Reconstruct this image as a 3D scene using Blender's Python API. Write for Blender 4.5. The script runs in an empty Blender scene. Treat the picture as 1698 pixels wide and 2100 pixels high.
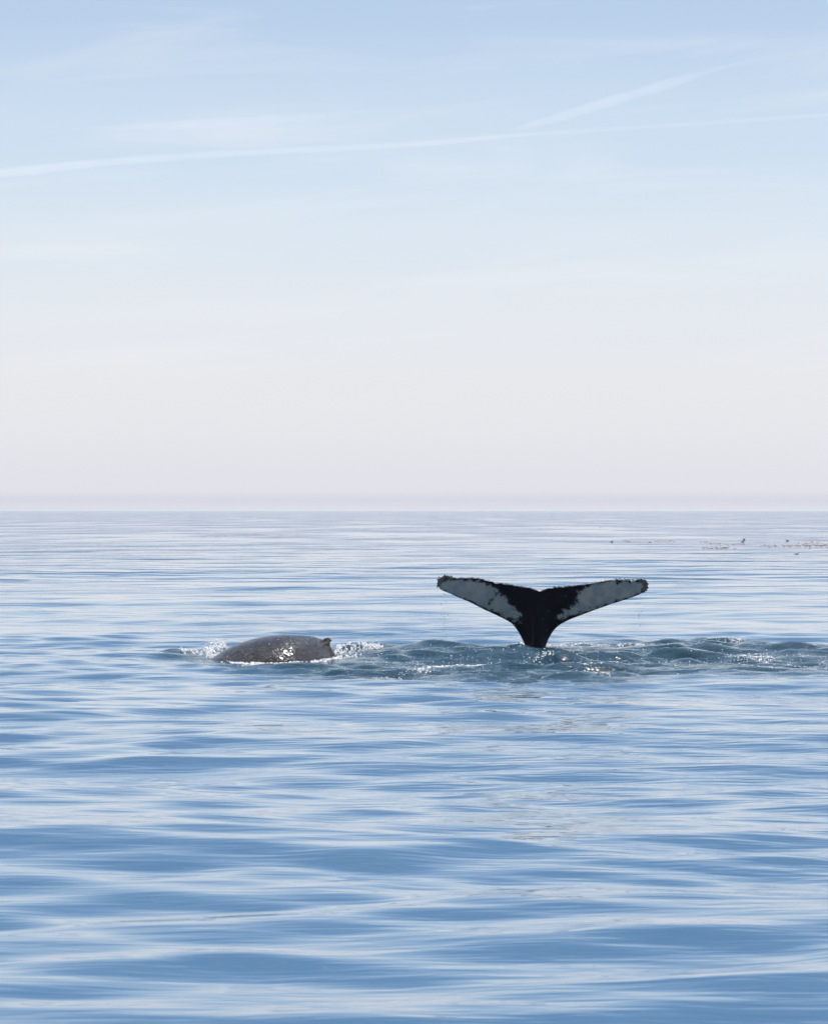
import bpy, bmesh, math, random
import numpy as np
from mathutils import Vector, noise as mnoise

random.seed(7)
rng = np.random.default_rng(11)
scene = bpy.context.scene
C = scene.collection
R = math.radians

# ------------------------------------------------------------------ camera
F = 5700.0            # focal length in photo pixels (photo 1698 x 2100)
H = 2.94              # eye height above the sea, metres
HOR = 1046.5          # horizon row in the photo
CX = 849.0
cam_d = bpy.data.cameras.new('camera')
cam = bpy.data.objects.new('camera', cam_d); C.objects.link(cam)
cam.location = (0, 0, H)
cam.rotation_euler = (math.pi/2 - (1050-HOR)/F, 0, 0)
cam_d.sensor_fit = 'VERTICAL'; cam_d.sensor_height = 36.0
cam_d.lens = 36.0*F/2100
cam_d.clip_start = 0.1; cam_d.clip_end = 300000
cam_d.dof.use_dof = True; cam_d.dof.focus_distance = 57.0; cam_d.dof.aperture_fstop = 5.6
scene.camera = cam

# ------------------------------------------------------------------ light
SUN_EL, SUN_AZ = R(66), R(27)      # sun high beyond the whales, a little right
world = bpy.data.worlds.new('World'); scene.world = world; world.use_nodes = True
wt = world.node_tree; wt.nodes.clear()


class NT:
    """tiny node-tree helper"""
    def __init__(s, tree): s.t = tree
    def n(s, typ, ins=None, **props):
        nd = s.t.nodes.new(typ)
        for k, v in props.items(): setattr(nd, k, v)
        for k, v in (ins or {}).items(): s.put(nd.inputs[k], v)
        return nd
    def put(s, sock, v):
        if isinstance(v, bpy.types.NodeSocket): s.t.links.new(v, sock)
        elif isinstance(v, bpy.types.Node): s.t.links.new(v.outputs[0], sock)
        else: sock.default_value = v
    def math(s, op, a, b=None, c=None, clamp=False):
        nd = s.n('ShaderNodeMath', operation=op, use_clamp=clamp)
        for i, v in enumerate((a, b, c)):
            if v is not None: s.put(nd.inputs[i], v)
        return nd.outputs[0]
    def mix(s, f, a, b, blend='MIX'):
        nd = s.n('ShaderNodeMix', data_type='RGBA', blend_type=blend)
        s.put(nd.inputs[0], f); s.put(nd.inputs[6], a); s.put(nd.inputs[7], b)
        return nd.outputs[2]
    def rng(s, v, a, b, c, d, interp='LINEAR'):
        nd = s.n('ShaderNodeMapRange', interpolation_type=interp)
        for i, q in enumerate((v, a, b, c, d)): s.put(nd.inputs[i], q)
        return nd.outputs[0]
    def vmul(s, v, k):
        nd = s.n('ShaderNodeVectorMath', operation='MULTIPLY'); s.put(nd.inputs[0], v); s.put(nd.inputs[1], k)
        return nd.outputs[0]
    def noise(s, v, scale, detail=2.0, rough=0.5, dist=0.0):
        nd = s.n('ShaderNodeTexNoise', {'Vector': v, 'Scale': scale, 'Detail': detail, 'Roughness': rough, 'Distortion': dist})
        return nd.outputs[0]


w = NT(wt)
sky = w.n('ShaderNodeTexSky', sky_type='NISHITA', sun_disc=False, sun_elevation=SUN_EL, sun_rotation=SUN_AZ,
          altitude=0.0, air_density=1.0, dust_density=1.2, ozone_density=2.0)
tc = w.n('ShaderNodeTexCoord')
sep = w.n('ShaderNodeSeparateXYZ', {0: tc.outputs['Generated']})
el = w.math('MAXIMUM', sep.outputs[2], 0.0)
# sea haze that whitens the low sky all the way round
ramp = w.n('ShaderNodeValToRGB', {0: w.math('MULTIPLY', el, 2.5)})
cr = ramp.color_ramp; cr.interpolation = 'EASE'
stops = [(0.0, (.75, .745, .80)), (0.0085, (.67, .68, .765)), (0.020, (.76, .765, .82)), (0.10, (.805, .81, .84)),
         (0.17, (.785, .82, .87)), (0.24, (.715, .80, .885)), (0.33, (.62, .745, .89)), (0.46, (.51, .655, .86)), (1.0, (.20, .36, .70))]
cr.elements[0].position, cr.elements[0].color = stops[0][0], (*stops[0][1], 1)
cr.elements[1].position, cr.elements[1].color = stops[-1][0], (*stops[-1][1], 1)
for p, c in stops[1:-1]:
    e = cr.elements.new(p); e.color = (*c, 1)
hz = w.rng(el, 0.10, 0.40, 1.0, 0.0, 'SMOOTHSTEP')
SKY_STR = 0.1
hazecol = w.vmul(ramp.outputs[0], (1/SKY_STR,)*3)
base = w.mix(hz, sky.outputs[0], hazecol)
# thin drawn-out cirrus veils
st = w.n('ShaderNodeCombineXYZ', {0: w.math('MULTIPLY', sep.outputs[0], 5.0),
                                  1: w.math('SUBTRACT', w.math('MULTIPLY', sep.outputs[2], 42.0), w.math('MULTIPLY', sep.outputs[0], 3.2)),
                                  2: w.math('MULTIPLY', sep.outputs[1], 2.0)})
cn = w.noise(st.outputs[0], 1.3, 4.0, 0.55, 0.5)
cf = w.math('MULTIPLY', w.rng(cn, 0.46, 0.80, 0.0, 0.42, 'SMOOTHSTEP'), w.rng(el, 0.02, 0.07, 0.0, 1.0, 'SMOOTHSTEP'))
base = w.mix(cf, base, (8.7, 8.8, 9.1, 1))
bg = w.n('ShaderNodeBackground', {0: base, 1: SKY_STR})
wo = w.n('ShaderNodeOutputWorld', {0: bg})

sun_d = bpy.data.lights.new('sun', 'SUN'); sun_d.energy = 5.0; sun_d.angle = R(0.53); sun_d.color = (1, .96, .9)
sun = bpy.data.objects.new('sun', sun_d); C.objects.link(sun)
sdir = Vector((math.sin(SUN_AZ)*math.cos(SUN_EL), math.cos(SUN_AZ)*math.cos(SUN_EL), math.sin(SUN_EL)))
sun.rotation_euler = sdir.to_track_quat('Z', 'Y').to_euler()
sun.location = (0, 0, 500)

vs = scene.view_settings
vs.view_transform = 'Standard'; vs.look = 'None'; vs.exposure = 0.0; vs.gamma = 1.0; vs.use_curve_mapping = False
scene.render.engine = 'CYCLES'
scene.cycles.max_bounces = 6; scene.cycles.volume_bounces = 1
scene.cycles.sample_clamp_indirect = 6.0
scene.cycles.use_denoising = True


# ------------------------------------------------------------------ helpers
def tag(o, label=None, cat=None, group=None, kind=None):
    if label: o['label'] = label
    if cat: o['category'] = cat
    if group: o['group'] = group
    if kind: o['kind'] = kind
    return o


def mesh_np(name, verts, quads, mat, parent=None, smooth=True, tris=None):
    """one mesh object from numpy arrays"""
    me = bpy.data.meshes.new(name)
    verts = np.asarray(verts, np.float32)
    faces = quads if quads is not None else tris
    k = faces.shape[1]
    me.vertices.add(len(verts)); me.vertices.foreach_set('co', verts.ravel())
    me.loops.add(faces.size); me.loops.foreach_set('vertex_index', faces.astype(np.int32).ravel())
    me.polygons.add(len(faces))
    me.polygons.foreach_set('loop_start', np.arange(len(faces), dtype=np.int32)*k)
    if smooth: me.polygons.foreach_set('use_smooth', np.ones(len(faces), bool))
    me.update(calc_edges=True); me.validate()
    me.materials.append(mat)
    o = bpy.data.objects.new(name, me); C.objects.link(o)
    if parent: o.parent = parent
    return o


def grid_quads(nr, nc, base=0):
    i = np.arange(nr-1)[:, None]*nc + np.arange(nc-1)[None, :] + base
    return np.stack([i, i+1, i+nc+1, i+nc], -1).reshape(-1, 4)


def px_depth(py):            # distance of the sea surface seen at photo row py
    return F*H/(py-HOR)


def px_sea(px, py):          # photo pixel -> point of the mean sea surface
    y = F*H/(np.asarray(py, float)-HOR)
    return (np.asarray(px, float)-CX)/F*y, y


def sstep(a, b, x):
    t = np.clip((x-a)/(b-a), 0, 1); return t*t*(3-2*t)


# value noise for numpy
_perm = rng.random((256, 256))
def vnoise(x, y):
    xi = np.floor(x).astype(int); yi = np.floor(y).astype(int)
    fx = x-xi; fy = y-yi
    fx = fx*fx*(3-2*fx); fy = fy*fy*(3-2*fy)
    g = lambda a, b: _perm[a & 255, b & 255]
    return (g(xi, yi)*(1-fx)+g(xi+1, yi)*fx)*(1-fy) + (g(xi, yi+1)*(1-fx)+g(xi+1, yi+1)*fx)*fy


# ------------------------------------------------------------------ the sea surface as a function of place
def wave_set(n, l0, l1, spread, slope_rms, peak, width, seed, wide=0.15):
    r = np.random.default_rng(seed)
    lam = np.exp(r.uniform(math.log(l0), math.log(l1), n))
    th = r.normal(0, spread, n)
    m = r.random(n) < wide
    th[m] = r.uniform(-1.4, 1.4, m.sum())
    wgt = np.exp(-0.5*(np.log(lam/peak)/width)**2)
    s = wgt/np.sqrt((wgt**2).sum()/2)*slope_rms
    return lam, th, s*lam/(2*math.pi), r.uniform(0, 2*math.pi, n)


SEA_A = wave_set(64, 0.55, 9.0, 0.36, 0.060, 1.5, 0.75, 3)
SEA_B = wave_set(16, 4.5, 26.0, 0.28, 0.030, 8.0, 0.6, 2575, wide=0.05)
CHOP = wave_set(70, 0.32, 3.0, 0.65, 0.20, 1.0, 0.55, 12, wide=0.4)

near_px = np.array([(300, 1347), (360, 1352), (500, 1374), (700, 1388), (850, 1394), (1050, 1402), (1250, 1399), (1450, 1388), (1698, 1386), (2100, 1380)])
far_px = np.array([(300, 1345), (360, 1338), (520, 1336), (700, 1335), (850, 1328), (1050, 1317), (1300, 1312), (1480, 1310), (1600, 1318), (1698, 1324), (2100, 1335)])
_nx, _ny = px_sea(near_px[:, 0], near_px[:, 1])
_fx, _fy = px_sea(far_px[:, 0], far_px[:, 1])


def chop_mask(x, y):
    yn = np.interp(x, _nx, _ny) + 0.5*np.sin(x*1.7)
    yf = np.interp(x, _fx, _fy)
    m = sstep(yn-2.2, yn+2.0, y)*(1-sstep(yf-0.6, yf+1.2, y))
    return m*sstep(-6.2, -4.4, x)*(1-sstep(12, 17, x))


# smooth mounds pushed up by the animals: photo x, photo y, half-width m, half-depth m, height m
MOUNDS = [(905, 1345, 1.5, .9, .17), (1010, 1352, 1.2, .8, .10), (1110, 1352, .8, .55, .10), (1290, 1322, 2.2, .8, .10), (1430, 1316, 1.3, .7, .16),
          (1530, 1318, .8, .6, .13), (1400, 1366, 1.6, .9, .10), (1590, 1362, 1.3, .8, .11), (1200, 1374, 1.2, .8, .07), (930, 1376, 1.4, .7, .07), (760, 1352, 1.1, .7, .09),
          (1165, 1345, .5, .4, .08), (720, 1362, .8, .5, .06), (600, 1382, .9, .5, .04)]
RINGS = [(640, 1356, .85, .011, 10.), (1098, 1345, 1.0, .012, 11.), (1450, 1360, 1.1, .009, 9.)]


def sea_height(x, y, dy=0.0, dx=0.0):
    """height of the sea in metres; waves shorter than the sampling allows are left to the bump"""
    h = np.zeros_like(x)
    env = 0.55+0.9*vnoise(x*0.16+40, y*0.085+7)
    for (lam, th, a, ph), e in ((SEA_A, env), (SEA_B, 1.0)):
        for L, t, am, p in zip(lam, th, a, ph):
            k = 2*math.pi/L
            kx, ky = k*math.sin(t), k*math.cos(t)
            fade = np.clip((L/max(abs(math.cos(t)), .15))/(np.maximum(dy, 1e-6)*2.5)-0.6, 0, 1)
            fade = fade*np.clip((L/max(abs(math.sin(t)), .05))/(np.maximum(dx, 1e-6)*2.5)-0.6, 0, 1)
            h = h + am*np.sin(kx*x+ky*y+p)*fade*e
    m = chop_mask(x, y)
    sel = m > 1e-3
    if sel.any():
        xs, ys, hs = x[sel], y[sel], np.zeros(sel.sum())
        wx = xs+0.25*np.sin(ys*1.3+xs*.7); wy = ys+0.3*np.sin(xs*0.9)
        e2 = 0.35+1.3*vnoise(xs*0.55+3, ys*0.4)
        for i, (L, t, am, p) in enumerate(zip(*CHOP)):
            k = 2*math.pi/L
            ph = k*(math.sin(t)*wx+math.cos(t)*wy)+p
            hs += am*(np.sin(ph) if i % 3 else 1.3*(0.62-np.abs(np.sin(ph*.5))))*e2
        for (px, py, wx_, wy_, hh) in MOUNDS:
            mx, my = px_sea(px, py)
            q = ((xs-mx)/wx_)**2+((ys-my-0.15*np.sin(xs*1.5))/wy_)**2
            hs += 0.65*hh*np.exp(-q)*(1+0.15*np.sin(xs*4+ys*2))
        h[sel] += hs*m[sel]
    # the sea lies flatter where the grey back parts it
    gx, gy = px_sea(565, 1352)
    q = ((x-gx)/2.0)**2+((y-gy)/2.4)**2
    h = h*(1-0.85*np.exp(-q*q)) - 0.02*np.exp(-q*q)
    gx, gy = px_sea(1098, 1327)
    q = ((x-gx)/1.0)**2+((y-gy)/2.0)**2
    h = h*(1-0.85*np.exp(-q*q))
    for (px, py, L, am, reach) in RINGS:
        mx, my = px_sea(px, py)
        d = np.sqrt((x-mx)**2+(y-my)**2)
        g = am*np.exp(-d/reach*1.6)*sstep(1.0, 3.0, d)*(1-sstep(reach*1.3, reach*1.9, d))
        fade = np.clip(L/(np.maximum(dy, 1e-6)*2.5)-.6, 0, 1)
        h = h + g*np.sin(2*math.pi*d/L+0.9*np.sin(np.arctan2(y-my, x-mx)*5))*fade*(1-.7*m)
    return h


def sea_z(x, y):
    y = float(y)
    dy = np.array([min(0.75*y*y/(H*F*1024/2100), 0.06*y)])
    return float(sea_height(np.array([float(x)]), np.array([y]), dy, np.array([2*(0.19*y+1)/840]))[0])


# ------------------------------------------------------------------ materials
def mat(name):
    m = bpy.data.materials.new(name); m.use_nodes = True
    m.node_tree.nodes.clear()
    return m, NT(m.node_tree)


def water_material():
    m, t = mat('sea_water')
    geo = t.n('ShaderNodeNewGeometry')
    pos = geo.outputs['Position']
    at = t.n('ShaderNodeAttribute', attribute_name='chop')
    chop = at.outputs['Fac']
    calm = t.rng(t.noise(t.vmul(pos, (0.05, 0.025, 0.0)), 1.0, 2.0), 0.35, 0.65, 0.35, 1.25, 'SMOOTHSTEP')
    y = t.n('ShaderNodeSeparateXYZ', {0: pos}).outputs[1]
    far = t.rng(y, 55.0, 170.0, 0.0, 1.0, 'SMOOTHSTEP')
    # long crested ripples, several sizes (metres); amplitudes in metres
    def lay(sx, sy, det, amp, off):
        v = t.n('ShaderNodeVectorMath', operation='ADD', ins={0: t.vmul(pos, (sx, sy, 0.0)), 1: (off, off*.7, off*.3)}).outputs[0]
        return t.math('MULTIPLY', t.noise(v, 1.0, det, 0.5, 0.25), amp)
    fine = lay(1.3, 4.2, 2.0, 0.022, 3.1)
    mid = lay(0.45, 1.25, 1.0, 0.085, 9.7)
    fine = t.math('ADD', fine, lay(0.95, 7.0, 1.0, 0.010, 7.9))
    fineS = t.math('MULTIPLY', t.math('MULTIPLY', fine, calm), t.math('SUBTRACT', 1.0, t.math('MULTIPLY', chop, 0.7)))
    h = t.math('ADD', fineS, t.math('MULTIPLY', mid, t.math('ADD', 0.35, t.math('MULTIPLY', far, 1.4))))
    huge = t.math('MULTIPLY', lay(0.030, 0.022, 1.0, 3.0, 8.8), t.rng(y, 180.0, 700.0, 0.0, 1.0, 'SMOOTHSTEP'))
    h = t.math('ADD', h, huge)
    big = t.math('MULTIPLY', t.math('ADD', lay(0.05, 0.13, 1.0, 1.1, 5.5), lay(0.11, 0.40, 1.0, 0.85, 2.2)), far)
    h = t.math('ADD', h, big)
    patch = t.rng(t.noise(t.vmul(pos, (0.055, 0.016, 0.0)), 1.0, 2.0), 0.36, 0.64, 0.25, 1.9, 'SMOOTHSTEP')
    h = t.math('MULTIPLY', h, t.math('ADD', 1.0, t.math('MULTIPLY', t.rng(y, 110.0, 320.0, 0.0, 1.0, 'SMOOTHSTEP'), t.math('SUBTRACT', patch, 1.0))))
    cf = t.math('MULTIPLY', t.math('ADD', t.math('ADD', lay(5.0, 8.0, 2.0, 0.020, 1.3), lay(13.0, 17.0, 2.0, 0.017, 4.4)), lay(1.5, 2.8, 1.0, 0.045, 6.1)), chop)
    h = t.math('ADD', h, cf)
    bp = t.n('ShaderNodeBump', {'Strength': 1.0, 'Distance': 1.0, 'Height': h})
    coat = t.math('MULTIPLY', 0.7, t.math('SUBTRACT', 1.0, t.math('MULTIPLY', chop, 0.9)))
    b = t.n('ShaderNodeBsdfPrincipled', {'Base Color': (0.008, 0.050, 0.125, 1), 'Roughness': 0.03, 'IOR': 1.333, 'Normal': bp.outputs[0],
                                         'Coat Weight': coat, 'Coat Roughness': 0.03, 'Coat IOR': 1.333, 'Coat Normal': bp.outputs[0]})
    body = t.mix(chop, (0.040, 0.128, 0.238, 1), (0.006, 0.044, 0.070, 1))
    t.put(b.inputs['Base Color'], body)
    t.n('ShaderNodeOutputMaterial', {0: b.outputs[0]})
    return m


def foam_glint_material():
    m, t = mat('foam_glint_white')  # white shared by real foam and the flecks that stand for sun glints
    b = t.n('ShaderNodeBsdfPrincipled', {'Base Color': (0.86, 0.87, 0.88, 1), 'Roughness': 0.18, 'IOR': 1.36})
    t.n('ShaderNodeOutputMaterial', {0: b.outputs[0]})
    return m


def drop_material():
    m, t = mat('water_drop')
    b = t.n('ShaderNodeBsdfPrincipled', {'Base Color': (0.75, 0.8, 0.85, 1), 'Roughness': 0.05, 'IOR': 1.333, 'Transmission Weight': 0.6})
    t.n('ShaderNodeOutputMaterial', {0: b.outputs[0]})
    return m


def fluke_material():
    m, t = mat('fluke_skin')
    tc = t.n('ShaderNodeTexCoord'); ob = tc.outputs['Object']
    sd = t.n('ShaderNodeAttribute', attribute_name='white').outputs['Fac']      # signed metres, + inside the pale blaze
    n1 = t.noise(t.vmul(ob, (1, 1, 1)), 9.0, 5.0, 0.62)
    n2 = t.noise(t.vmul(ob, (1.7, 1.0, 1.0)), 42.0, 4.0, 0.7)
    edge = t.math('ADD', sd, t.math('ADD', t.math('MULTIPLY', t.math('SUBTRACT', n1, 0.5), 0.34), t.math('MULTIPLY', t.math('SUBTRACT', n2, 0.5), 0.30)))
    f = t.rng(edge, -0.035, 0.02, 0.0, 1.0, 'SMOOTHSTEP')
    n3 = t.noise(ob, 5.0, 4.0, 0.6)
    n4 = t.noise(t.vmul(ob, (1.5, 1, 4)), 22.0, 3.0, 0.65)
    pale = t.mix(t.rng(n3, 0.40, 0.68, 0, 1), (0.29, 0.335, 0.345, 1), (0.46, 0.455, 0.40, 1))
    pale = t.mix(t.rng(n4, 0.50, 0.72, 0.0, 0.55), pale, (0.12, 0.13, 0.13, 1))
    diat = t.math('MULTIPLY', t.rng(n3, 0.55, 0.72, 0, 1), t.n('ShaderNodeAttribute', attribute_name='rim').outputs['Fac'])
    pale = t.mix(t.math('MULTIPLY', diat, 0.6), pale, (0.45, 0.36, 0.20, 1))
    dark = t.mix(t.rng(n1, 0.4, 0.75, 0, 1), (0.0006, 0.0014, 0.007, 1), (0.0015, 0.003, 0.011, 1))
    spot = t.rng(t.noise(ob, 16.0, 1.0), 0.74, 0.79, 0.0, 0.35)
    dark = t.mix(spot, dark, (0.18, 0.19, 0.2, 1))
    col = t.mix(f, dark, pale)
    hb = t.math('ADD', t.math('MULTIPLY', n2, 0.006), t.math('MULTIPLY', n1, 0.012))
    bp = t.n('ShaderNodeBump', {'Strength': 0.6, 'Distance': 1.0, 'Height': hb})
    b = t.n('ShaderNodeBsdfPrincipled', {'Base Color': col, 'Roughness': 0.42, 'IOR': 1.33, 'Specular IOR Level': 0.12, 'Normal': bp.outputs[0]})
    t.n('ShaderNodeOutputMaterial', {0: b.outputs[0]})
    return m


def back_material():
    m, t = mat('whale_skin')
    ob = t.n('ShaderNodeTexCoord').outputs['Object']
    n1 = t.noise(ob, 3.0, 5.0, 0.6)
    n2 = t.noise(ob, 17.0, 4.0, 0.65)
    col = t.mix(t.rng(n1, 0.35, 0.7, 0, 1), (0.007, 0.006, 0.007, 1), (0.022, 0.017, 0.020, 1))
    col = t.mix(t.rng(n2, 0.58, 0.74, 0, 0.6), col, (0.055, 0.045, 0.046, 1))
    beads = t.noise(ob, 22.0, 4.0, 0.7)
    hb = t.math('ADD', t.math('MULTIPLY', t.rng(beads, 0.48, 0.72, 0, 1), 0.015), t.math('ADD', t.math('MULTIPLY', n2, 0.004), t.math('MULTIPLY', t.noise(ob, 6.0, 2.0), 0.026)))
    bp = t.n('ShaderNodeBump', {'Strength': 1.0, 'Distance': 1.0, 'Height': hb})
    b = t.n('ShaderNodeBsdfPrincipled', {'Base Color': col, 'Roughness': 0.30, 'IOR': 1.4, 'Specular IOR Level': 0.08, 'Coat Weight': 1.0, 'Coat Roughness': 0.19, 'Coat IOR': 1.5,
                                         'Normal': bp.outputs[0], 'Coat Normal': bp.outputs[0]})
    t.n('ShaderNodeOutputMaterial', {0: b.outputs[0]})
    return m


def plain(name, col, rough=0.6, col2=None, scale=20):
    m, t = mat(name)
    ob = t.n('ShaderNodeTexCoord').outputs['Object']
    c = t.mix(t.rng(t.noise(ob, scale, 3.0), 0.4, 0.62, 0, 1), (*col, 1), (*(col2 or col), 1))
    b = t.n('ShaderNodeBsdfPrincipled', {'Base Color': c, 'Roughness': rough})
    t.n('ShaderNodeOutputMaterial', {0: b.outputs[0]})
    return m


M_WATER = water_material(); M_FOAM_GLINT = foam_glint_material(); M_DROP = drop_material()
M_FLUKE = fluke_material(); M_BACK = back_material()
M_BARN = plain('barnacle', (0.03, 0.03, 0.035), 0.55, (0.30, 0.28, 0.27), 45)
M_KELP = plain('kelp', (0.20, 0.075, 0.055), 0.4, (0.32, 0.15, 0.10), 3)
M_BIRD = plain('feathers', (0.012, 0.013, 0.016), 0.7, (0.035, 0.035, 0.04), 30)

# ------------------------------------------------------------------ sea mesh: rows get sparser with distance
ys = [-40.0, -20, -8, 0, 4, 6]
y = 8.0
while y < 25000:
    dy = 0.75*y*y/(H*F*1024/2100)
    if 44 < y < 66: dy = min(dy, 0.11)
    dy = max(dy, 0.045 if y > 14 else 0.12)
    dy = min(dy, 0.06*y)
    ys.append(y); y += dy
ys.append(25000.0)
ys = np.array(ys); NR = len(ys)
u_in = np.linspace(-1, 1, 840); step = np.cumsum(1.16**np.arange(1, 26))
half = 0.19*np.maximum(ys, 10)+1.0
wid = 1.2*np.maximum(ys, 10)+20
s_out = step/step[-1]
X = np.concatenate([-(half[:, None]+(wid-half)[:, None]*s_out[::-1][None]), half[:, None]*u_in[None], half[:, None]+(wid-half)[:, None]*s_out[None]], 1)
Y = np.repeat(ys[:, None], X.shape[1], 1)
DY = np.repeat(np.gradient(ys)[:, None], X.shape[1], 1)
DX = np.abs(np.gradient(X, axis=1))
Z = sea_height(X.ravel(), Y.ravel(), DY.ravel(), DX.ravel())
sea = mesh_np('sea', np.stack([X.ravel(), Y.ravel(), Z], 1), grid_quads(NR, X.shape[1])[:, ::1], M_WATER)
at = sea.data.attributes.new('chop', 'FLOAT', 'POINT')
at.data.foreach_set('value', chop_mask(X.ravel(), Y.ravel()).astype(np.float32))
tag(sea, 'calm blue sea with long low ripples reaching the horizon', 'sea', kind='structure')

# ------------------------------------------------------------------ haze: the even pale air over the sea
bm = bmesh.new(); bmesh.ops.create_cube(bm, size=1.0)
me = bpy.data.meshes.new('haze'); bm.to_mesh(me); bm.free()
hz_o = bpy.data.objects.new('haze', me); C.objects.link(hz_o)
hz_o.scale = (62000, 25300, 7.0); hz_o.location = (0, 25300/2-150, 2.0)
hm, t = mat('haze_air')
pv = t.n('ShaderNodeVolumePrincipled', {'Color': (1.0, 0.975, 0.965, 1), 'Density': 1.0e-4, 'Anisotropy': 0.2})
t.n('ShaderNodeOutputMaterial', {'Volume': pv.outputs[0]})
me.materials.append(hm)
tag(hz_o, 'pale even sea haze hanging over the whole water', 'haze', kind='stuff')


# ------------------------------------------------------------------ contrails: drawn-out ice cloud tubes 9.5 km up
def contrail(label, pts, width_px, dens, alt=9500, seed=0, taper=(0.15, 0.15)):
    r = np.random.default_rng(seed)
    P = []
    for px, py in pts:
        yy = alt*F/(HOR-py)
        P.append(((px-CX)/F*yy, yy, alt+H))
    P = np.array(P); n = 90
    tt = np.linspace(0, 1, n)
    src = np.linspace(0, 1, len(P))
    path = np.stack([np.interp(tt, src, P[:, i]) for i in range(3)], 1)
    ker = np.ones(9)/9
    for i in range(3):
        pad = np.concatenate([np.repeat(path[:1, i], 4)-(np.arange(4, 0, -1)*(path[1, i]-path[0, i])), path[:, i], path[-1, i]+np.arange(1, 5)*(path[-1, i]-path[-2, i])])
        path[:, i] = np.convolve(pad, ker, 'valid')
    wpx = np.interp(tt, np.linspace(0, 1, len(width_px)), width_px)
    rad = wpx*path[:, 1]/F*0.5
    rad *= 0.85+0.3*np.interp(np.linspace(0, 40, n), np.arange(42), r.random(42))
    rad *= np.minimum(1, np.minimum(tt/max(taper[0], 1e-3)+.02, (1-tt)/max(taper[1], 1e-3)+.02))
    K = 14
    a = np.arange(K)/K*2*math.pi
    V = []
    for i in range(n):
        rough = 1+0.22*(r.random(K)-.5)
        V.append(np.stack([np.full(K, path[i, 0]), path[i, 1]+np.cos(a)*rad[i]*1.4*rough, path[i, 2]+np.sin(a)*rad[i]*rough], 1))
    V = np.concatenate(V)
    q = []
    for i in range(n-1):
        j = np.arange(K)
        q.append(np.stack([i*K+j, i*K+(j+1) % K, (i+1)*K+(j+1) % K, (i+1)*K+j], 1))
    o = mesh_np('contrail', V, np.concatenate(q), None_mat(dens))
    bmx = bmesh.new(); bmx.from_mesh(o.data)
    bmesh.ops.holes_fill(bmx, edges=bmx.edges, sides=0)
    bmesh.ops.recalc_face_normals(bmx, faces=bmx.faces)
    bmx.to_mesh(o.data); bmx.free()
    return tag(o, label, 'contrail', 'contrails high over the sea')


def None_mat(dens):
    m, t = mat('ice_cloud')
    v = t.n('ShaderNodeVolumePrincipled', {'Color': (1, 1, 1, 1), 'Density': dens, 'Anisotropy': 0.3})
    t.n('ShaderNodeOutputMaterial', {'Volume': v.outputs[0]})
    return m


contrail('longest white contrail, running thin and nearly level across the whole sky', [(-150, 372), (0, 355), (220, 332), (450, 316), (680, 305), (860, 296), (1045, 278), (1300, 262), (1698, 236), (1900, 222)],
         [21, 20, 15, 11, 11, 9, 11], 0.55e-3, seed=1, taper=(0.02, 0.02))
contrail('steep white contrail slanting up from the long level one', [(1040, 268), (1130, 245), (1250, 208), (1370, 172), (1480, 138), (1600, 112)],
         [10, 22, 24, 20, 14], 0.5e-3, seed=2, taper=(0.08, 0.4))
contrail('faint wide contrail above and beside the long level one', [(20, 274), (200, 263), (420, 254), (640, 240), (780, 226), (1060, 208)],
         [18, 22, 20, 16, 12], 0.3e-3, seed=3, taper=(0.4, 0.5))


# ------------------------------------------------------------------ the raised fluke
FD = 60.0
def zf(p):          # fluke outline pixels (enlarged crop) -> metres in the fluke's plane
    p = np.asarray(p, float)
    px = 860+p[..., 0]/3.396; py = 1150+p[..., 1]/3.396
    return np.stack([(px-CX)/F*FD, H-(py-HOR)/F*FD], -1)


def resample(P, n):
    P = np.asarray(P, float)
    d = np.r_[0, np.cumsum(np.hypot(*np.diff(P, axis=0).T))]
    s = np.linspace(0, d[-1], n)
    Q = np.stack([np.interp(s, d, P[:, i]) for i in range(2)], 1)
    return Q


def smooth_line(Q, k=5, it=2):
    Q = Q.copy()
    for _ in range(it):
        pad = np.concatenate([np.repeat(Q[:1], k, 0), Q, np.repeat(Q[-1:], k, 0)])
        S = np.stack([np.convolve(pad[:, i], np.ones(2*k+1)/(2*k+1), 'valid') for i in range(2)], 1)
        wgt = np.minimum(1, np.minimum(np.arange(len(Q)), np.arange(len(Q))[::-1])/k)[:, None]
        Q = Q*(1-wgt)+S*wgt
    return Q


L_lead = [(131, 168), (133, 186), (155, 206), (200, 223), (270, 255), (360, 292), (440, 335), (520, 371), (600, 410), (640, 434), (662, 455), (685, 488), (705, 525), (722, 560), (735, 590), (748, 640), (757, 740), (757, 900)]
L_trail = [(131, 168), (140, 138), (162, 116), (192, 108), (222, 118), (262, 121), (350, 119), (420, 124), (480, 141), (560, 159), (640, 169), (720, 181), (775, 192), (815, 206), (838, 215)]
R_lead = [(1582, 178), (1575, 203), (1540, 233), (1450, 266), (1350, 297), (1230, 339), (1130, 376), (1040, 411), (985, 440), (950, 464), (925, 497), (905, 532), (890, 563), (880, 590), (868, 640), (862, 740), (862, 900)]
R_trail = [(1582, 178), (1577, 153), (1556, 134), (1525, 132), (1482, 140), (1420, 132), (1350, 131), (1300, 139), (1230, 153), (1160, 163), (1090, 173), (1010, 181), (930, 187), (872, 200), (838, 215)]
W_left = [(140, 178), (175, 140), (225, 134), (300, 134), (420, 140), (480, 165), (545, 215), (590, 250), (622, 300), (660, 338), (698, 380), (690, 420), (640, 412), (560, 365), (440, 318), (360, 288), (270, 250), (160, 205)]
W_right = [(1570, 180), (1530, 150), (1480, 152), (1350, 145), (1290, 152), (1170, 185), (1110, 220), (1100, 262), (1112, 292), (1058, 320), (1002, 352), (968, 392), (1015, 385), (1120, 355), (1190, 335), (1250, 322), (1350, 286), (1450, 256), (1540, 225)]


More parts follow.
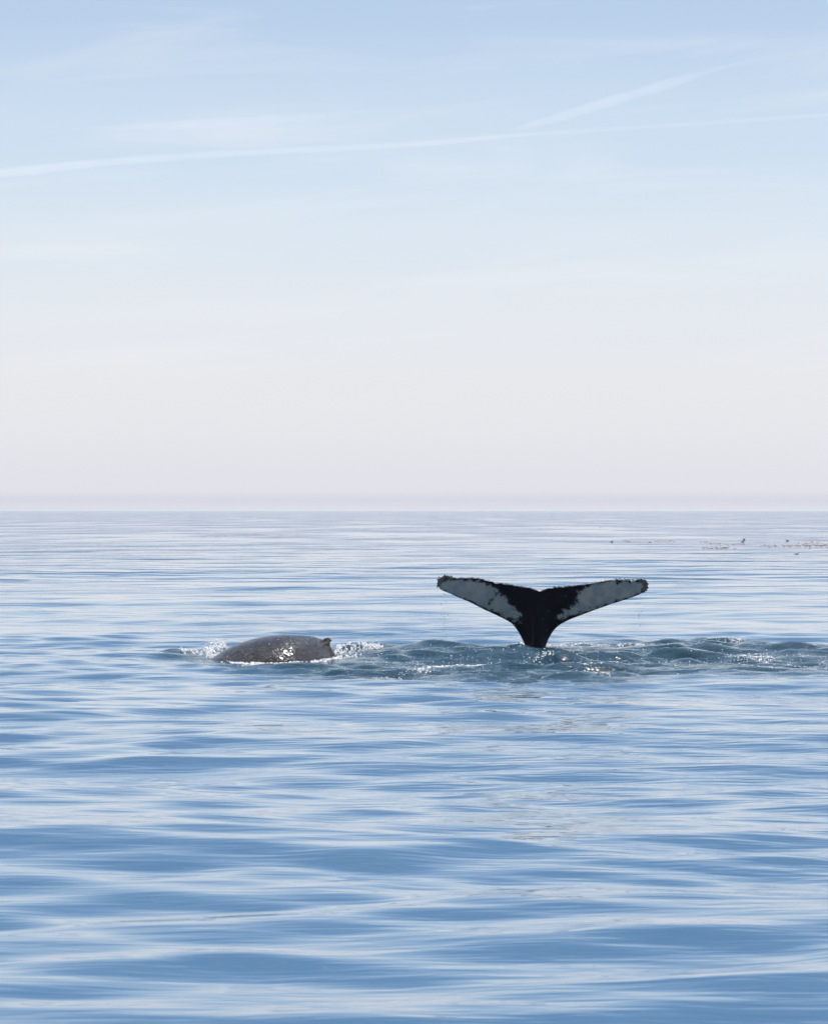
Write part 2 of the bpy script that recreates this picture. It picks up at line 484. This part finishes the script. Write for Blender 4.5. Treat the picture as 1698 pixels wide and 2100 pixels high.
def poly_sd(P, poly):
    """signed distance, + inside"""
    poly = np.asarray(poly, float); n = len(poly)
    d = np.full(len(P), 1e9); ins = np.zeros(len(P), bool)
    for i in range(n):
        a, b = poly[i], poly[(i+1) % n]
        ab = b-a; t_ = np.clip(((P-a)@ab)/(ab@ab), 0, 1)
        d = np.minimum(d, np.hypot(*(P-(a+t_[:, None]*ab)).T))
        cnd = ((a[1] > P[:, 1]) != (b[1] > P[:, 1])) & (P[:, 0] < (b[0]-a[0])*(P[:, 1]-a[1])/(b[1]-a[1]+1e-12)+a[0])
        ins ^= cnd
    return np.where(ins, d, -d)


def seg_d(P, a, b):
    a, b = np.array(a, float), np.array(b, float); ab = b-a
    t_ = np.clip(((P-a)@ab)/(ab@ab), 0, 1)
    return np.hypot(*(P-(a+t_[:, None]*ab)).T)


def build_fluke():
    nt, na, ns = 300, 215, 46
    V, Q, W, RIM = [], [], [], []
    base = 0
    cen = [(838, 215), (826, 330), (818, 450), (812, 590), (810, 740), (810, 900)]
    jr = np.random.default_rng(4)
    for lead, trail, sgn in ((L_lead, L_trail, -1), (R_lead, R_trail, 1)):
        Lc = np.asarray(lead, float)
        root = [i for i, p in enumerate(lead) if p[1] >= 430][0]
        A = smooth_line(resample(lead[:root+1], na), 4, 2)
        B = smooth_line(resample(lead[root:], nt-na+1), 4, 2)[1:]
        lc = np.concatenate([A, B])
        Tt = smooth_line(resample(trail, na), 3, 1)
        # small notches and scallops along the trailing edge
        jag = np.convolve(jr.normal(0, 1, na+6), np.ones(3)/3, 'valid')[:na]
        env = sstep(0.0, .04, np.linspace(0, 1, na))*(1-sstep(.96, 1, np.linspace(0, 1, na)))
        Tt[:, 1] += (jag*3.2+2.0*np.sin(np.linspace(0, 70, na)+jr.random()*6))*env
        Tc = resample(cen, nt-na+1)[1:]
        tc_ = np.concatenate([Tt, Tc])
        # ruled grid between leading edge (s=0) and trailing edge or mid line (s=1)
        s = (1-np.cos(np.linspace(0, math.pi, ns)))/2
        G = lc[:, None]*(1-s)[None, :, None]+tc_[:, None]*s[None, :, None]
        M = zf(G)
        ti = np.arange(nt)/(nt-1)
        blend = sstep(na*0.80, na*1.02, np.arange(nt))[:, None]     # wing -> stock
        chord = np.hypot(*(zf(lc)-zf(tc_)).T)[:, None]
        wing = (0.085*np.minimum(chord, .75)/.75)*(2.6*(np.sqrt(np.maximum(s, 0))*(1-s)**1.15))[None] + 0.012*np.sqrt(np.clip(s*(1-s)*4, 0, 1))[None]
        depth = np.interp(np.arange(nt), [na*0.8, na, na+(nt-na)*.45, nt-1], [0.05, 0.09, 0.30, 0.42])[:, None]
        stock = depth*np.sqrt(np.clip(1-(1-s)**2, 0, 1))[None]
        th = wing*(1-blend)+stock*blend
        z = M[..., 1]; x = M[..., 0]
        lean = -0.06*z + 0.10*((x-2.62)/2.2)**2            # trailing edge leans to the viewer, tips curl away
        keel = 0.05*np.exp(-((x-2.60)/0.035)**2)*sstep(1.25, .6, z) if False else 0
        key = sstep(1.2, .5, z)*0.045*np.exp(-((x-2.585)/0.04)**2)
        for side in (-1, 1):
            yy = FD+lean+side*th - (key if side < 0 else 0)
            V.append(np.stack([x, yy, z], -1).reshape(-1, 3))
            q = grid_quads(nt, ns, base)
            if (side < 0) == (sgn < 0): q = q[:, ::-1]
            Q.append(q); base += nt*ns
            P = G.reshape(-1, 2)
            sd = np.maximum(poly_sd(P, W_left), poly_sd(P, W_right))
            for a_, b_ in (((548, 222), (512, 262)), ((512, 262), (484, 275)), ((505, 265), (478, 303))):
                sd = np.minimum(sd, seg_d(P, a_, b_)*1.4-9)
            sd = sd/3.396/95.0
            if side > 0: sd = np.full_like(sd, -1.0)
            W.append(sd)
            RIM.append(sstep(0.25, 0.9, np.repeat(s[None], nt, 0)).ravel()*(1-blend.repeat(ns, 1)).ravel())
    V = np.concatenate(V); Q = np.concatenate(Q)
    root_e = bpy.data.objects.new('diving_whale', None); C.objects.link(root_e)
    root_e.location = (2.62, FD, 0)
    V = V-np.array([2.62, FD, 0])
    o = mesh_np('fluke', V, Q, M_FLUKE, root_e)
    a1 = o.data.attributes.new('white', 'FLOAT', 'POINT'); a1.data.foreach_set('value', np.concatenate(W).astype(np.float32))
    a2 = o.data.attributes.new('rim', 'FLOAT', 'POINT'); a2.data.foreach_set('value', np.concatenate(RIM).astype(np.float32))
    bmx = bmesh.new(); bmx.from_mesh(o.data)
    bmesh.ops.remove_doubles(bmx, verts=bmx.verts, dist=0.0012)
    bmesh.ops.recalc_face_normals(bmx, faces=bmx.faces)
    bmx.to_mesh(o.data); bmx.free()
    for p in o.data.polygons: p.use_smooth = True
    tag(root_e, 'raised black tail fluke with pale grey blotched undersides, water dripping off', 'whale')
    tag(o, 'black tail fluke with pale blotches on its underside')
    return root_e


whale_tail = build_fluke()


def lumps(name, centers, radii, material, parent=None, seed=0, squash=1.0, sub=1):
    """many small uneven pebbles joined into one mesh"""
    r = np.random.default_rng(seed)
    bmx = bmesh.new()
    if sub == 0:
        bmesh.ops.create_icosphere(bmx, subdivisions=1, radius=1)
    else:
        bmesh.ops.create_icosphere(bmx, subdivisions=sub, radius=1)
    bv = np.array([v.co[:] for v in bmx.verts]); bmx.verts.index_update()
    bf = np.array([[v.index for v in f.verts] for f in bmx.faces]); bmx.free()
    n = len(centers); k = len(bv)
    sc = np.asarray(radii)[:, None]*r.uniform(.65, 1.35, (n, 3)); sc[:, 2] *= squash
    V = np.asarray(centers)[:, None, :]+bv[None]*sc[:, None, :]*(1+0.25*(r.random((n, k, 1))-.5))
    Fc = bf[None]+(np.arange(n)*k)[:, None, None]
    return mesh_np(name, V.reshape(-1, 3), None, material, parent, tris=Fc.reshape(-1, 3))


def flecks(name, centers, radii, material, seed=0):
    """low uneven peaks of froth, or of white standing for sun glints, joined into one mesh, flat-shaded so that facets catch the sun"""
    r = np.random.default_rng(seed); n = len(centers); K = 5
    a = np.arange(K)/K*2*math.pi
    bv = np.concatenate([np.stack([np.cos(a), np.sin(a), np.full(K, -.5)], 1), np.stack([.6*np.cos(a+.5), .6*np.sin(a+.5), np.full(K, .45)], 1), [[0, 0, .8]]])
    bf = []
    for i in range(K):
        j = (i+1) % K
        bf += [(i, j, K+i), (j, K+j, K+i), (K+i, K+j, 2*K)]
    bf = np.array(bf); k = len(bv)
    sc = np.asarray(radii)[:, None]*r.uniform(.7, 1.35, (n, 3)); sc[:, 0] *= 1.25
    V = np.asarray(centers)[:, None, :]+(bv[None]+r.normal(0, .16, (n, k, 3)))*sc[:, None, :]
    Fc = bf[None]+(np.arange(n)*k)[:, None, None]
    return mesh_np(name, V.reshape(-1, 3), None, material, None, smooth=False, tris=Fc.reshape(-1, 3))


def fluke_y(x, z):
    return -0.06*z+0.10*((x-2.62)/2.2)**2


# barnacle crusts at both tips and along the trailing edge (parts of the diving whale)
r = np.random.default_rng(21)
def crust(pts, n, spread, r0, r1, label, seed):
    P = resample(pts, 200)
    i = r.integers(0, 200, n)
    Zp = P[i]+r.normal(0, 1, (n, 2))*spread
    W_ = zf(Zp)
    yv = fluke_y(W_[:, 0], W_[:, 1])+r.uniform(-0.035, 0.02, n)
    cen = np.stack([W_[:, 0]-2.62, yv, W_[:, 1]], 1)
    o = lumps('barnacle_cluster', cen, r.uniform(r0, r1, n), M_BARN, whale_tail, seed)
    o['kind'] = 'stuff'; o['label'] = label


crust([(137, 172), (137, 160), (145, 135), (168, 116), (195, 112), (225, 122)], 230, (7, 6), .010, .026, 'knobbly barnacles on the fluke tip nearer the other whale', 1)
crust([(1535, 136), (1556, 140), (1574, 158), (1578, 185), (1562, 212)], 210, (8, 7), .010, .026, 'knobbly barnacles on the fluke tip away from the other whale', 2)
crust([(225, 120), (350, 119), (420, 124), (480, 141), (640, 169), (775, 192), (838, 213), (872, 200), (930, 187), (1090, 173), (1230, 153), (1350, 131), (1420, 132), (1530, 136)], 330, (2, 3), .006, .015, 'small barnacles along the ragged trailing edge', 3)
crust([(658, 446), (660, 450)], 8, (3, 3), .010, .018, 'pale barnacles where the fluke meets the stock', 4)
crust([(953, 440), (956, 438)], 7, (3, 3), .010, .018, 'pale barnacles where the fluke meets the stock', 5)


# ------------------------------------------------------------------ the other whale: back and dorsal fin
def zb(p):
    p = np.asarray(p, float)
    return 360+p[..., 0]/3.691, 1270+p[..., 1]/3.691


def build_back():
    top = np.array([(150, 372), (215, 335), (275, 297), (340, 251), (400, 216), (480, 181), (560, 156), (640, 136), (720, 123), (800, 116), (860, 114), (920, 120), (980, 130), (1040, 139), (1080, 152), (1120, 176), (1160, 214), (1200, 262), (1240, 315), (1300, 400)], float)
    n = 150
    xs = np.linspace(150, 1300, n)
    tz = np.interp(xs, top[:, 0], top[:, 1])
    pad = np.r_[np.repeat(tz[:1], 4), tz, np.repeat(tz[-1:], 4)]
    tz = np.convolve(pad, np.ones(9)/9, 'valid')
    px = 360+xs/3.691; py = 1270+tz/3.691
    yr = np.interp(xs, [150, 275, 860, 1215, 1300], [54.9, 54.9, 55.1, 55.5, 55.6])
    Xr = (px-CX)/F*yr
    Zr = H-(py-HOR)/F*yr
    A = np.interp(xs, [150, 500, 900, 1060, 1180, 1300], [1.25, 1.5, 1.55, 1.32, 1.0, .75])
    B = np.interp(xs, [150, 800, 1150, 1300], [1.1, 1.15, 1.0, .9])
    def sm(v, k=12):
        pad = np.r_[np.repeat(v[:1], k), v, np.repeat(v[-1:], k)]
        return np.convolve(pad, np.hanning(2*k+3)[1:-1]/np.hanning(2*k+3).sum(), 'valid')
    A, B, Zr, yr = sm(A, 20), sm(B, 20), sm(Zr, 4), sm(yr, 20)
    K = 64
    a = np.linspace(-0.12, math.pi+0.12, K)
    V = []
    for i in range(n):
        ca, sa = np.cos(a), np.sin(a)
        ridge = 0.03*np.exp(-((a-math.pi/2)/.16)**2)*sstep(850, 1080, xs[i])
        V.append(np.stack([np.full(K, Xr[i]), yr[i]-A[i]*np.sign(ca)*np.abs(ca)**1.08, Zr[i]-B[i]*(1-np.sign(sa)*np.abs(sa))+ridge], 1))
    V = np.concatenate(V)
    c = np.array([Xr[n//2], 55.1, 0])
    root_e = bpy.data.objects.new('surfacing_whale', None); C.objects.link(root_e); root_e.location = c
    o = mesh_np('back', V-c, grid_quads(n, K), M_BACK, root_e)
    bmx = bmesh.new(); bmx.from_mesh(o.data); bmesh.ops.recalc_face_normals(bmx, faces=bmx.faces)
    up = max(bmx.faces, key=lambda f: f.calc_center_median().z)
    if up.normal.z < 0: bmesh.ops.reverse_faces(bmx, faces=bmx.faces)
    bmx.to_mesh(o.data); bmx.free()
    # fin: profile from the photo, thin at the tip, flaring into the back
    front = [(1000, 160), (1040, 139), (1075, 142), (1100, 150), (1118, 151), (1136, 143), (1152, 138), (1168, 142), (1176, 152)]
    rear = [(1000, 330), (1060, 330), (1120, 330), (1170, 320), (1225, 300), (1214, 268), (1196, 240), (1174, 204), (1163, 182), (1172, 170), (1176, 152)]
    Aq = smooth_line(resample(front, 60), 2, 1); Bq = smooth_line(resample(rear, 60), 2, 1)
    s = np.linspace(0, 1, 16)
    G = Aq[:, None]*(1-s)[None, :, None]+Bq[:, None]*s[None, :, None]
    px, py = zb(G)
    yr2 = np.interp(G[..., 0], [150, 275, 860, 1215, 1300], [54.9, 54.9, 55.1, 55.5, 55.6])
    Xf = (px-CX)/F*yr2; Zf = H-(py-HOR)/F*yr2
    th = (0.03+0.36*np.clip((0.42-Zf)/0.42, 0, 1)**1.5)*np.sqrt(np.clip(4*s*(1-s), 0, 1))[None]*sstep(0, .12, 1-np.arange(60)/59.0)[:, None]
    V, Q = [], []
    for k, sd in enumerate((-1, 1)):
        V.append(np.stack([Xf, yr2+sd*th, Zf], -1).reshape(-1, 3)-c)
        q = grid_quads(60, 16, k*960); Q.append(q if sd > 0 else q[:, ::-1])
    f = mesh_np('dorsal_fin', np.concatenate(V), np.concatenate(Q), M_BACK, root_e)
    bmx = bmesh.new(); bmx.from_mesh(f.data); bmesh.ops.remove_doubles(bmx, verts=bmx.verts, dist=.0008)
    bmesh.ops.recalc_face_normals(bmx, faces=bmx.faces); bmx.to_mesh(f.data); bmx.free()
    for p in f.data.polygons: p.use_smooth = True
    # knobs on the fin tip
    rr = np.random.default_rng(3)
    cx, cy = zb(rr.normal(0, 1, (22, 2))*(5, 6)+(1172, 160))
    yk = 55.46
    cen = np.stack([(cx-CX)/F*yk, yk+rr.uniform(-.03, .03, 22), H-(cy-HOR)/F*yk], 1)-c
    k = lumps('barnacle_cluster', cen, rr.uniform(.008, .018, 22), M_BARN, root_e, 8); k['kind'] = 'stuff'
    tag(root_e, 'dark grey wet whale back with small hooked dorsal fin breaking the surface', 'whale')
    return root_e


build_back()


# ------------------------------------------------------------------ foam flecks, spray and white flecks for sun glints
def foam(label, strokes, seed, name='foam', material=None, cat='foam'):  # also lays the white flecks used as sun glints
    """strokes: (points px, half thickness px, count, rmin, rmax, spray height m)"""
    rr = np.random.default_rng(seed); cs, rs = [], []
    for pts, thick, cnt, r0, r1, spray in strokes:
        P = resample(pts, 400)
        cnt = int(cnt*1.6); m = int(cnt*2.2)
        q = P[rr.integers(0, 400, m)]
        off = rr.normal(0, 1, m)*thick*.55
        px = q[:, 0]+rr.normal(0, 2.0, m); py = q[:, 1]+off
        keep = vnoise(px*0.22+seed*13, py*0.55+seed*5)+0.25*vnoise(px*.9, py*.9) > 0.52
        px, py = px[keep][:cnt], py[keep][:cnt]
        X_, Y_ = px_sea(px, py)
        rad = 1.0*(r0+(r1-r0)*rr.random(len(px))**2)
        Z_ = sea_height(X_, Y_, 0.11, .06)+rad*.25
        if spray: Z_ = Z_+np.abs(rr.normal(0, 1, len(px)))*spray*rr.random(len(px))
        cs.append(np.stack([X_, Y_, Z_], 1)); rs.append(rad)
    cs = np.concatenate(cs); rs = np.concatenate(rs)
    o = flecks(name, cs, rs, material or M_FOAM_GLINT, seed)
    return tag(o, label, cat, kind='stuff')


foam('white splash thrown up where the grey back enters the water', [([(418, 1343), (436, 1338), (450, 1334), (462, 1336)], 6, 300, .008, .022, .08), ([(370, 1341), (420, 1345)], 3, 90, .008, .018, .02), ([(425, 1346), (470, 1349)], 4, 150, .008, .02, .03)], 1, 'splash', cat='splash')
foam('lacy white foam washing along the flank of the grey back', [([(455, 1352), (490, 1357), (540, 1361), (590, 1359), (640, 1353), (690, 1349)], 4.0, 1100, .008, .022, .01), ([(462, 1349), (500, 1352), (535, 1357)], 3.0, 380, .007, .018, .01), ([(610, 1348), (650, 1346), (700, 1344)], 3.5, 340, .008, .022, .015), ([(640, 1354), (700, 1350)], 3, 160, .008, .02, .01)], 2)
foam('band of white foam trailing behind the hooked dorsal fin', [([(690, 1340), (730, 1340), (765, 1340), (785, 1341)], 4, 520, .008, .022, .03), ([(690, 1347), (740, 1347)], 2, 60, .007, .018, .0)], 3)
foam('foam at the water around the base of the raised fluke', [([(1040, 1325), (1060, 1321), (1078, 1321)], 3.5, 200, .008, .03, .02), ([(1118, 1322), (1160, 1319), (1215, 1316)], 2.5, 260, .007, .018, .02), ([(1010, 1322), (1045, 1319)], 2, 70, .006, .016, .01)], 4)
foam('small foam streak and spurt of drops between the two whales', [([(885, 1326), (920, 1325), (955, 1324), (985, 1325)], 2.5, 200, .007, .018, .02), ([(931, 1318), (932, 1324)], 1.5, 14, .008, .016, .08)], 5)
foam('glittering patch of foam and modelled sun glints on the ridge beyond the fluke base', [([(1165, 1326), (1220, 1326), (1280, 1328), (1340, 1329), (1400, 1328)], 3.0, 560, .006, .018, 0), ([(1430, 1322), (1480, 1319), (1530, 1317)], 3, 200, .006, .017, 0)], 6)  # dense flecks here imitate sun glints among the foam
foam('ragged foam line on the crest between fluke and dorsal fin', [([(855, 1377), (900, 1371), (950, 1367), (995, 1368)], 3.0, 330, .006, .02, 0), ([(770, 1388), (820, 1380), (860, 1374)], 2, 60, .006, .016, 0)], 7)
foam('scattered foam flecks and modelled sun glints on choppy water before the fluke', [([(1080, 1358), (1120, 1354), (1135, 1355)], 2, 60, .006, .018, 0), ([(1195, 1372), (1240, 1373)], 6, 70, .006, .02, 0), ([(1255, 1370), (1278, 1369)], 3, 60, .006, .018, 0), ([(1180, 1388), (1250, 1386)], 1.5, 60, .006, .018, 0), ([(1040, 1363), (1090, 1362)], 2, 25, .006, .016, 0)], 8)  # part foam, part white flecks in place of sun glints
foam('bright white specks for foam and sun glints on the wave farthest along from the fluke', [([(1508, 1349), (1545, 1349), (1582, 1352)], 4, 200, .006, .018, 0), ([(1615, 1357), (1690, 1362)], 2, 70, .006, .016, 0), ([(1555, 1376), (1605, 1378)], 2, 40, .006, .016, 0)], 9)  # sun glints on this wave are put in as white flecks too
# single sun glints, built as solid white flecks, strewn over the churned water
foam('single white flecks standing in for sun glints, strewn over the churned water', [([(700, 1360), (1000, 1352), (1300, 1352), (1698, 1356)], 24, 700, .005, .014, 0)], 10, 'glint_flecks', cat='glint')


def drips(label, px, py0, py1, n, seed):
    rr = np.random.default_rng(seed)
    py = rr.uniform(py0, py1, n); x = px+rr.normal(0, 4.5, n)
    cen = np.stack([(x-CX)/F*60.1, 60.1+rr.normal(0, .05, n), H-(py-HOR)/F*60.1], 1)
    o = lumps('water_drips', cen, rr.uniform(.004, .010, n), M_DROP, None, seed, squash=1.5)
    tag(o, label, 'drips', kind='stuff')


drips('thin trail of drops falling from the fluke tip towards the other whale', 911, 1215, 1322, 60, 31)
drips('thin trail of drops falling from the fluke tip away from the other whale', 1313, 1222, 1322, 50, 32)


# ------------------------------------------------------------------ floating kelp
def kelp(label, strokes, seed):
    rr = np.random.default_rng(seed); V, Q = [], []
    b = 0
    for pts, thick, cnt in strokes:
        P = resample(pts, 300)
        for _ in range(int(cnt*.5)):
            q = P[rr.integers(0, 300)]
            x, y = px_sea(q[0]+rr.normal(0, 6), q[1]+rr.normal(0, .8)*thick)
            L = rr.uniform(.10, .30); wd = rr.uniform(.010, .028); an = rr.uniform(0, 2*math.pi)
            d = np.array([math.cos(an), math.sin(an)]); p = np.array([-d[1], d[0]])
            z0 = sea_z(x, y); hgt = rr.uniform(.003, .025)
            n = 5
            for i in range(n):
                u = i/(n-1)
                c = np.array([x, y])+d*L*(u-.5)
                z = z0-.01+hgt*math.sin(math.pi*u)
                ww = wd*(math.sin(math.pi*(0.12+0.8*u)))
                V += [(c[0]-p[0]*ww, c[1]-p[1]*ww, z), (c[0], c[1], z+.02), (c[0]+p[0]*ww, c[1]+p[1]*ww, z), (c[0], c[1], z-.02)]
            for i in range(n-1):
                for j in range(4):
                    Q.append((b+i*4+j, b+i*4+(j+1) % 4, b+(i+1)*4+(j+1) % 4, b+(i+1)*4+j))
            b += n*4
    o = mesh_np('kelp', np.array(V), np.array(Q), M_KELP)
    return tag(o, label, 'kelp', 'mats of floating kelp', 'stuff')


kelp('long reddish brown kelp mat stretching beside the resting birds', [([(1560, 1119), (1640, 1120), (1700, 1119)], 2, 230), ([(1640, 1119), (1720, 1117)], 3, 260), ([(1620, 1113), (1700, 1113)], 1.5, 90)], 41)
kelp('reddish kelp mat past the fluke tip, between bird pairs', [([(1445, 1125), (1495, 1123)], 1.5, 150), ([(1495, 1117), (1530, 1115)], 1.6, 70), ([(1440, 1113), (1480, 1115)], 2, 60)], 42)
kelp('thin straggling kelp line beyond the upraised fluke', [([(1262, 1111), (1300, 1110)], 1.2, 40), ([(1310, 1112), (1375, 1110)], 1.5, 110), ([(1240, 1095), (1270, 1095)], .8, 18)], 43)
kelp('faint kelp streak far beyond the grey whale back', [([(415, 1100), (460, 1100)], 1.2, 60), ([(480, 1098), (545, 1097)], 1.6, 130), ([(545, 1096), (620, 1095)], 1.2, 50)], 44)


# ------------------------------------------------------------------ small seabirds resting on the water
def bird_mesh():
    # lofted body: tail -> rump -> breast -> neck -> head -> bill ; x forward
    st = [(-.135, .052, .004, .003), (-.11, .050, .016, .008), (-.08, .040, .032, .024), (-.04, .034, .045, .037), (0, .032, .050, .042), (.04, .036, .045, .042),
          (.066, .052, .032, .036), (.078, .078, .021, .025), (.084, .100, .019, .021), (.092, .116, .021, .020), (.106, .119, .017, .016), (.118, .117, .008, .008), (.135, .115, .004, .004), (.152, .113, .0015, .0015)]
    K = 10; a = np.arange(K)/K*2*math.pi; V = []
    for x, z, ry, rz in st:
        V.append(np.stack([np.full(K, x), np.cos(a)*ry, z+np.sin(a)*rz], 1))
    Q = []
    for i in range(len(st)-1):
        j = np.arange(K); Q.append(np.stack([i*K+j, i*K+(j+1) % K, (i+1)*K+(j+1) % K, (i+1)*K+j], 1))
    o = mesh_np('seabird', np.concatenate(V), np.concatenate(Q), M_BIRD)
    return o


proto = bird_mesh()
BIRDS = [(1633, 1136, 1.35, 10, 'small dark bird sitting alone on open water nearer than the kelp'),
         (1614, 1108.5, 1.55, 185, 'small dark bird sitting just beyond the long kelp mat'),
         (1525, 1105.5, 1.45, 20, 'farther of two small dark birds beyond the kelp mat past the fluke tip'),
         (1522, 1110.5, 1.45, 170, 'nearer of two small dark birds beyond the kelp mat past the fluke tip'),
         (1254, 1110.5, 1.2, 15, 'small bird at the end of the thin straggling kelp line'),
         (1231, 1080, 1.2, 200, 'tiny bird sitting far off towards the horizon, away from any kelp')]
for i, (px, py, sc, rz, lab) in enumerate(BIRDS):
    o = proto if i == 0 else proto.copy()
    if i: C.objects.link(o)
    x, y = px_sea(px, py+1.5)
    o.location = (x, y, sea_z(x, y)-.012); o.scale = (sc,)*3; o.rotation_euler = (0, 0, R(rz))
    tag(o, lab, 'bird', 'small dark seabirds resting on the sea')
